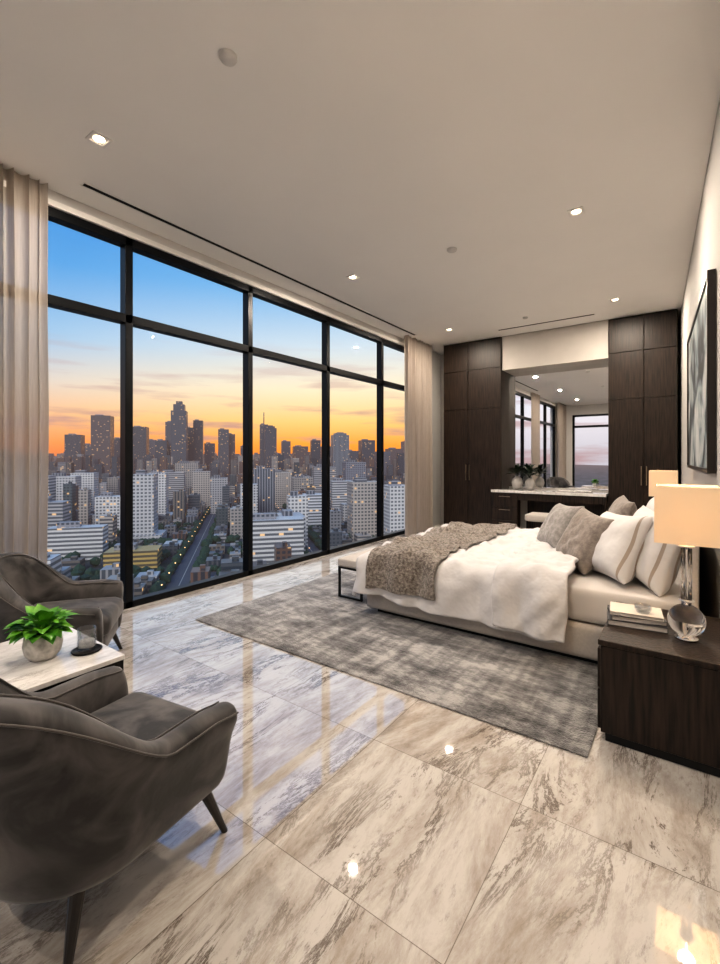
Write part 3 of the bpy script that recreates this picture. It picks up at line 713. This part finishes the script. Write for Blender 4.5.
for k in range(-5,6):
    for j in range(6,60):
        sl.append((U0+k*BL-6.3,U0+k*BL-5.7,j*28,j*28+.6,8,8.5))
boxes('street_lights',sl,hzmat('street_light_glow',(1,.7,.4),(1,.55,.2),3),city)
# added soft fill lamp from behind the camera, brightens the city facades
sun=bpy.data.lights.new('facade_fill','SUN'); sun.energy=1.5; sun.color=(1,.93,.86); sun.angle=math.radians(30)
so=bpy.data.objects.new('facade_fill',sun); col.objects.link(so)
d=Vector((-math.sin(math.radians(30)),math.cos(math.radians(30)),-.55)); so.rotation_euler=d.to_track_quat('-Z','Y').to_euler()
# ------------------------------------------------------------------ world
wd=bpy.data.worlds.new('dusk_sky'); scene.world=wd; wd.use_nodes=True; nt=wd.node_tree; L=nt.links.new
bg=nt.nodes['Background']
tc=N(nt,'ShaderNodeTexCoord'); sp=N(nt,'ShaderNodeSeparateXYZ'); L(tc.outputs['Generated'],sp.inputs[0])
def ramp(stops):
    r=N(nt,'ShaderNodeValToRGB'); e=r.color_ramp.elements
    e[0].position=stops[0][0]; e[0].color=stops[0][1]+(1,); e[1].position=stops[-1][0]; e[1].color=stops[-1][1]+(1,)
    for p_,c in stops[1:-1]: x=e.new(p_); x.color=c+(1,)
    L(sp.outputs[2],r.inputs[0]); return r.outputs[0]
cool=ramp([(0,(.74,.22,.09)),(.03,(.88,.32,.12)),(.08,(.86,.49,.27)),(.14,(.70,.60,.52)),(.22,(.36,.53,.70)),(.34,(.13,.36,.68)),(.5,(.05,.25,.62)),(1,(.04,.16,.42))])
warm=ramp([(0,(.98,.26,.04)),(.03,(1.0,.38,.06)),(.08,(1.0,.60,.21)),(.15,(.92,.76,.52)),(.24,(.62,.69,.73)),(.35,(.24,.48,.73)),(.5,(.08,.32,.66)),(1,(.04,.16,.42))])
east=ramp([(0,(.60,.56,.60)),(.08,(.80,.74,.76)),(.2,(.75,.80,.90)),(.5,(.30,.48,.72)),(1,(.04,.16,.42))])
sunb=math.radians(31)
dv=N(nt,'ShaderNodeVectorMath',operation='DOT_PRODUCT'); L(tc.outputs['Generated'],dv.inputs[0]); dv.inputs[1].default_value=(-math.sin(sunb),math.cos(sunb),0)
mr=N(nt,'ShaderNodeMapRange'); mr.inputs['From Min'].default_value=.74; mr.inputs['From Max'].default_value=.98; L(dv.outputs['Value'],mr.inputs['Value'])
c=mixc(nt,mr.outputs[0],cool,warm)
mr=N(nt,'ShaderNodeMapRange'); mr.inputs['From Min'].default_value=.35; mr.inputs['From Max'].default_value=-.3; L(dv.outputs['Value'],mr.inputs['Value'])
c=mixc(nt,mr.outputs[0],c,east)
mp=N(nt,'ShaderNodeMapping'); mp.inputs['Scale'].default_value=(2.2,2.2,20); mp.inputs['Location'].default_value=(.7,.2,.3); L(tc.outputs['Generated'],mp.inputs[0])
nz=N(nt,'ShaderNodeTexNoise'); nz.inputs['Scale'].default_value=2.0; nz.inputs['Detail'].default_value=7; L(mp.outputs[0],nz.inputs['Vector'])
m2=N(nt,'ShaderNodeMapRange'); m2.inputs['From Min'].default_value=.50; m2.inputs['From Max'].default_value=.64; L(nz.outputs['Fac'],m2.inputs['Value'])
m3=N(nt,'ShaderNodeMapRange'); m3.inputs['From Min'].default_value=.26; m3.inputs['From Max'].default_value=.08; L(sp.outputs[2],m3.inputs['Value'])
cl=math_(nt,'MULTIPLY',math_(nt,'MULTIPLY',m2.outputs[0],m3.outputs[0]),.75)
c=mixc(nt,cl,c,(.48,.28,.27))
L(c,bg.inputs['Color']); bg.inputs['Strength'].default_value=1.1
# ------------------------------------------------------------------ camera
cd=bpy.data.cameras.new('camera'); cam=bpy.data.objects.new('camera',cd); col.objects.link(cam)
cam.location=(0,0,H); cam.rotation_euler=(math.radians(90),0,math.radians(35.84))
cd.sensor_fit='AUTO'; cd.sensor_width=36; cd.lens=450/964*36; cd.shift_y=-24/964; cd.clip_end=40000; cd.clip_start=.02
scene.camera=cam
scene.view_settings.view_transform='Standard'
for lk in ('Medium High Contrast','None'):
    try:
        scene.view_settings.look=lk; print('LOOK',lk); break
    except Exception as ex: print(ex)
